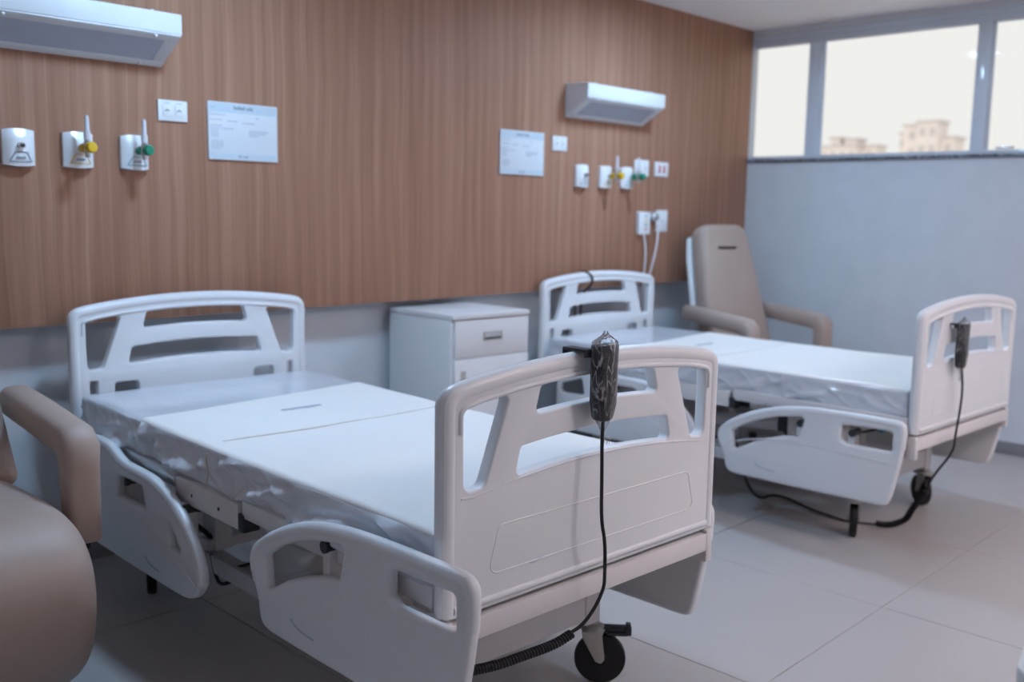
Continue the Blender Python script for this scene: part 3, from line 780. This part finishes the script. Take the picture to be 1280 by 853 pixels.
# ------------------------------------------------------------------ remotes hung on the footboards
def remote(bed, u, ztop, label, hang):
    t = thing('bed_remote', label, 'remote control', (bed.location.x, bed.location.y, 0), bed.rotation_euler.z)
    yf = -.010
    pf = fillet([(u-.024, ztop-.178), (u+.020, ztop-.178), (u+.033, ztop-.14), (u+.036, ztop), (u-.034, ztop), (u-.034, ztop-.13)], [.018, .018, .03, .005, .005, .03], 5)
    MB().prism(pf, yf-.036, yf-.008, 'y').build('handset', 'black', t, .004)
    kb = MB()
    for i in range(5):
        for s in (-1, 1): kb.box(u+s*.014-.009, u+s*.014+.009, yf-.0372, yf-.0355, ztop-.03-i*.026, ztop-.018-i*.026)
    kb.build('button', mat('dark grey buttons', (.05, .052, .058), .5), t)
    zb = arc(u, 1.040)+.0045 if hang == 'top' else .926+.009
    hk = MB().box(u-.052, u-.02, yf-.012, .052, zb, zb+.007).box(u-.052, u-.02, .045, .052, zb-.03, zb+.007).box(u-.052, u+.01, yf-.012, yf-.004, zb-.012, zb+.007)
    hk.build('hook', 'black', t, .002)
    # clear bag around the handset
    prof = [(ztop+.030, .003), (ztop+.02, .012), (ztop+.004, .038), (ztop-.06, .040), (ztop-.12, .038), (ztop-.165, .030), (ztop-.186, .016), (ztop-.20, .006), (ztop-.213, .005), (ztop-.222, .014), (ztop-.235, .010)]
    n = 22; vs = []
    for i, (z, w) in enumerate(prof):
        for k in range(n):
            a = 2*math.pi*k/n; e = noise.noise(Vector((math.cos(a)*3+u*9, math.sin(a)*3, z*40)))
            dd = min(w*.62, .0225)
            vs.append((u+w*math.cos(a)*(1+.10*e)+(.012 if i > 8 else 0), yf-.023+dd*math.sin(a)*(1+.10*e), z+.004*e))
    fs = [(i*n+k, i*n+(k+1) % n, (i+1)*n+(k+1) % n, (i+1)*n+k) for i in range(len(prof)-1) for k in range(n)]
    MB().add(vs, fs).build('plastic_bag', 'bag', t, ang=70)
    return t
r1 = remote(bed1, .444, 1.062, 'black bed remote in a clear bag hung over the near footboard, with a coiled cable', 'top')
c1 = [(.442, -.035, .885), (.434, -.04, .848), (.432, -.045, .76), (.428, -.05, .656), (.445, -.05, .60), (.447, -.05, .517), (.446, -.05, .49), (.425, -.05, .458), (.394, -.05, .430), (.372, -.045, .413), (.350, -.04, .405)]
MB().tube(smooth_open(c1), .0042, 8).build('cable', 'rubber', r1)
MB().tube(coil(smooth_open([(.350, -.04, .402), (.305, -.03, .385), (.235, -.01, .376), (.168, .01, .366), (.11, .03, .365), (.04, .05, .365)]), .0080, .0034, 44), .0042, 6).build('coiled_cable', 'rubber', r1)
r2 = remote(bed2, .290, .938, 'black bed remote hooked in the far footboard slot, its cable trailing on the floor', 'slot')
c2 = [(.290, -.035, .762), (.292, -.04, .74), (.310, -.04, .661), (.300, -.04, .58), (.273, -.04, .484), (.27, -.04, .418), (.29, .05, .285), (.35, .09, .215), (.37, .10, .195)]
MB().tube(smooth_open(c2), .0048, 8).build('cable', 'rubber', r2)
MB().tube(coil(smooth_open([(.37, .10, .20), (.40, .17, .10), (.46, .215, .03), (.43, .24, .014), (.364, .253, .014), (.35, .30, .014)]), .0100, .004, 40), .0045, 6).build('coiled_cable', 'rubber', r2)
MB().tube(smooth_open([(.35, .30, .010), (.291, .403, .007), (.311, .491, .007), (.337, .626, .007), (.414, .777, .007), (.414, .865, .007), (.286, .851, .007), (.347, .957, .03), (.42, 1.06, .14), (.42, 1.10, .26)]), .005, 8).build('cable', 'rubber', r2)

# power cable looped over the far headboard
t = thing('extension_lead', 'black power lead looped over the top of the far headboard', 'cable', (3.7640, -2.1255, 0), -.04583)
ah = lambda u: arc(u, 1.026)
MB().tube(smooth_open([(.33, BL+.060, .62), (.31, BL+.062, .80), (.315, BL+.052, ah(.31)-.01), (.325, BL+.030, ah(.325)+.0055), (.345, BL+.004, ah(.34)+.004), (.372, BL-.0105, ah(.36)-.02), (.380, BL-.0105, ah(.38)-.05), (.362, BL-.006, ah(.37)-.085), (.355, BL+.045, ah(.37)-.11), (.355, BL+.055, .80), (.35, BL+.055, .64)]), .0058, 8).build('cable', 'rubber', t)
box('plug', 'black', .235, .275, BL+.045, BL+.075, .80, .87, t, .006)
MB().tube([(.255, BL+.06, .80), (.26, BL+.062, .70), (.33, BL+.06, .62)], .0058, 8).build('cable', 'rubber', t)

# ------------------------------------------------------------------ bedside cabinet
t = thing('bedside_cabinet', 'white bedside cabinet with a drawer and a door between the beds', 'cabinet', (2.918, -.186, 0), -.035)
w, d, H = .235, .232, .895
t.location.x = 3.137
box('top', 'cabinet', -w-.004, w+.004, -d-.006, d, H-.022, H, t, .003)
body = MB().box(-w, -w+.016, -d+.016, d, .06, H-.0225).box(w-.016, w, -d+.016, d, .06, H-.0225).box(-w+.016, w-.016, d-.012, d, .06, H-.0225).box(-w+.016, w-.016, -d+.016, d-.012, .06, .076).box(-w+.016, w-.016, -d+.02, d-.012, H-.2, H-.185)
body.build('carcass', 'cabinet', t, .0015)
dr = box('drawer', 'cabinet', -w+.012, w-.001, -d-.002, -d+.0155, H-.198, H-.026, t, .002)
hd = box('handle', 'zinc', -.055, .062, -d-.006, -d-.001, H-.125, H-.085, dr, .002)
do = box('door', 'cabinet', -w+.012, w-.001, -d-.002, -d+.0155, .075, H-.201, t, .002)
box('handle', 'zinc', -w+.045, -w+.073, -d-.006, -d-.001, H-.36, H-.255, do, .002)
for sx in (-1, 1):
    for sy in (-1, 1): MB().cyl((sx*(w-.04), sy*(d-.045), 0), (sx*(w-.04), sy*(d-.045), .061), .018, 12).build('leg', 'black', t)
# drawer pull: flat inset with a dark strip painted as the recess's shade
box('handle_hollow', 'alu', -.044, .051, -d-.0066, -d-.0055, H-.112, H-.094, hd)
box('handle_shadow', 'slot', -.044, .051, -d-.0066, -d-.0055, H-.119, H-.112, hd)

# ------------------------------------------------------------------ recliners
def recliner(loc, rz, label):
    t = thing('recliner_chair', label, 'recliner chair', loc, rz, 'taupe hospital recliners')
    pf = smooth_closed([(.20, .555), (-.05, .575), (-.30, .585), (-.43, .565), (-.515, .50), (-.545, .41), (-.54, .31), (-.495, .20), (-.40, .125), (-.28, .105), (-.20, .14), (-.20, .34), (.0, .40), (.20, .40)], 3)
    loft(pf, .266, .075, 6, 8, .012).build('seat_cushion', 'leather', t, ang=70)
    # back: leans back, narrower and rounded at the top
    ang = math.radians(15.5); ax = Vector((0, math.sin(ang), math.cos(ang))); nn = Vector((0, -math.cos(ang), math.sin(ang)))
    o = Vector((0, .135, .53)); Lb = .785
    out = fillet([(-.275, 0), (.275, 0), (.215, Lb*.75), (.19, Lb), (-.19, Lb), (-.215, Lb*.75)], [.03, .03, .2, .085, .085, .2], 8)
    me = plate_mesh('backrest', out, [], .13, .045, 'xz')
    for v in me.vertices:
        x, y, z = v.co; bl = .012*(1-(x/.25)**2)*math.sin(math.pi*min(1, max(0, z/Lb))) if y < 0 else 0
        v.co = o+Vector((x, 0, 0))+ax*z-nn*(y-.0-bl*-1 if False else y)+nn*bl
    finish(me, 60); link(bpy.data.objects.new('backrest', me), t, 'leather')
    fo = o+nn*.0685+ax*(Lb*.80)
    sl = MB(); mt = Matrix(((1, 0, 0, 0), (0, ax.y, nn.y, 0), (0, ax.z, nn.z, 0), (0, 0, 0, 1))); 
    mt = Matrix.Translation(fo) @ mt
    sl.box(-.095, .055, -.007, .007, -.01, .010, mt); sl.build('headrest_seam', 'slot', t, .002)
    me = plate_mesh('back_shell', fillet([(-.28, .02), (.28, .02), (.232, Lb*.75), (.20, Lb*.93), (-.20, Lb*.93), (-.232, Lb*.75)], .03, 4), [], .016, .003, 'xz')
    for v in me.vertices:
        x, y, z = v.co; v.co = o+Vector((x, 0, 0))+ax*z-nn*(y+.076)
    finish(me, 40); link(bpy.data.objects.new('back_shell', me), t, 'white')
    sec = [(math.copysign(abs(math.cos(a))**.62, math.cos(a)), math.copysign(abs(math.sin(a))**.62, math.sin(a))) for a in [2*math.pi*k/20 for k in range(20)]]
    for s in (-1, 1):
        x = s*.317
        P = [(x, .265, .762), (x, .262, .7615), (x, .25, .7605), (x, .05, .747), (x, -.19, .727), (x, -.236, .722), (x, -.253, .706), (x, -.257, .66), (x, -.257, .56), (x, -.257, .458), (x, -.257, .452)]
        R = [.022, .036, .047, .048, .048, .049, .051, .047, .046, .045, .036]
        MB().tube(P, R, 20, sec=sec).build('armrest', 'leather', t, ang=70)
        xi = s*.19
        a, b = sorted((xi, x))
        MB().box(x-.02, x+.02, -.262, .24, .425, .455).box(a, b, -.22, -.18, .40, .427).box(a, b, .19, .23, .40, .427).box(xi-.018, xi+.018, -.22, -.185, .05, .42).box(xi-.018, xi+.018, .19, .225, .05, .42).build('side_frame', 'black', t, .004)
        for y in (-.2025, .2075):
            MB().lathe([(.024, 0), (.026, .006), (.022, .03), (.012, .034), (.012, .06)], (xi, y, 0), n=12).build('foot', 'black', t)
    MB().box(-.175, .175, .19, .225, .28, .315).box(-.175, .175, -.22, -.185, .30, .335).build('cross_frame', 'black', t, .004)
    for s in (-.225, .225): MB().lathe([(.022, 0), (.024, .02), (.02, .045), (.012, .05), (.012, .22)], (s, -.15, 0), n=12).build('glide', 'zinc', t)
    return t
recliner((.725, -.69, 0), -.04, 'taupe padded recliner cut by the left edge, beside the nearer bed')
recliner((5.26, -.54, 0), -.218, 'taupe padded recliner in the far corner below the window')

# ------------------------------------------------------------------ white table corner at the lower right edge
t = thing('overbed_table', 'white overbed table whose corner enters the frame at bottom right', 'table', (1.699, -3.341, 0), .15)
MB().prism(fillet([(-.33, -.2), (.33, -.2), (.33, .2), (-.33, .2)], .05, 6), .735, .76, 'z').build('table_top', 'plastic', t, .004)
MB().box(.25, .29, -.03, .03, .06, .735).build('column', 'metal', t, .004)
MB().box(-.28, .29, -.19, -.15, .045, .075).box(-.28, .29, .15, .19, .045, .075).box(.25, .29, -.19, .19, .045, .075).build('base', 'metal', t, .004)
for sx in (-.25, .26):
    for sy in (-.17, .17): MB().lathe([(.0225, -.012), (.0225, .012)], (sx, sy, .0225), 'y', 14).build('wheel', 'rubber', t)
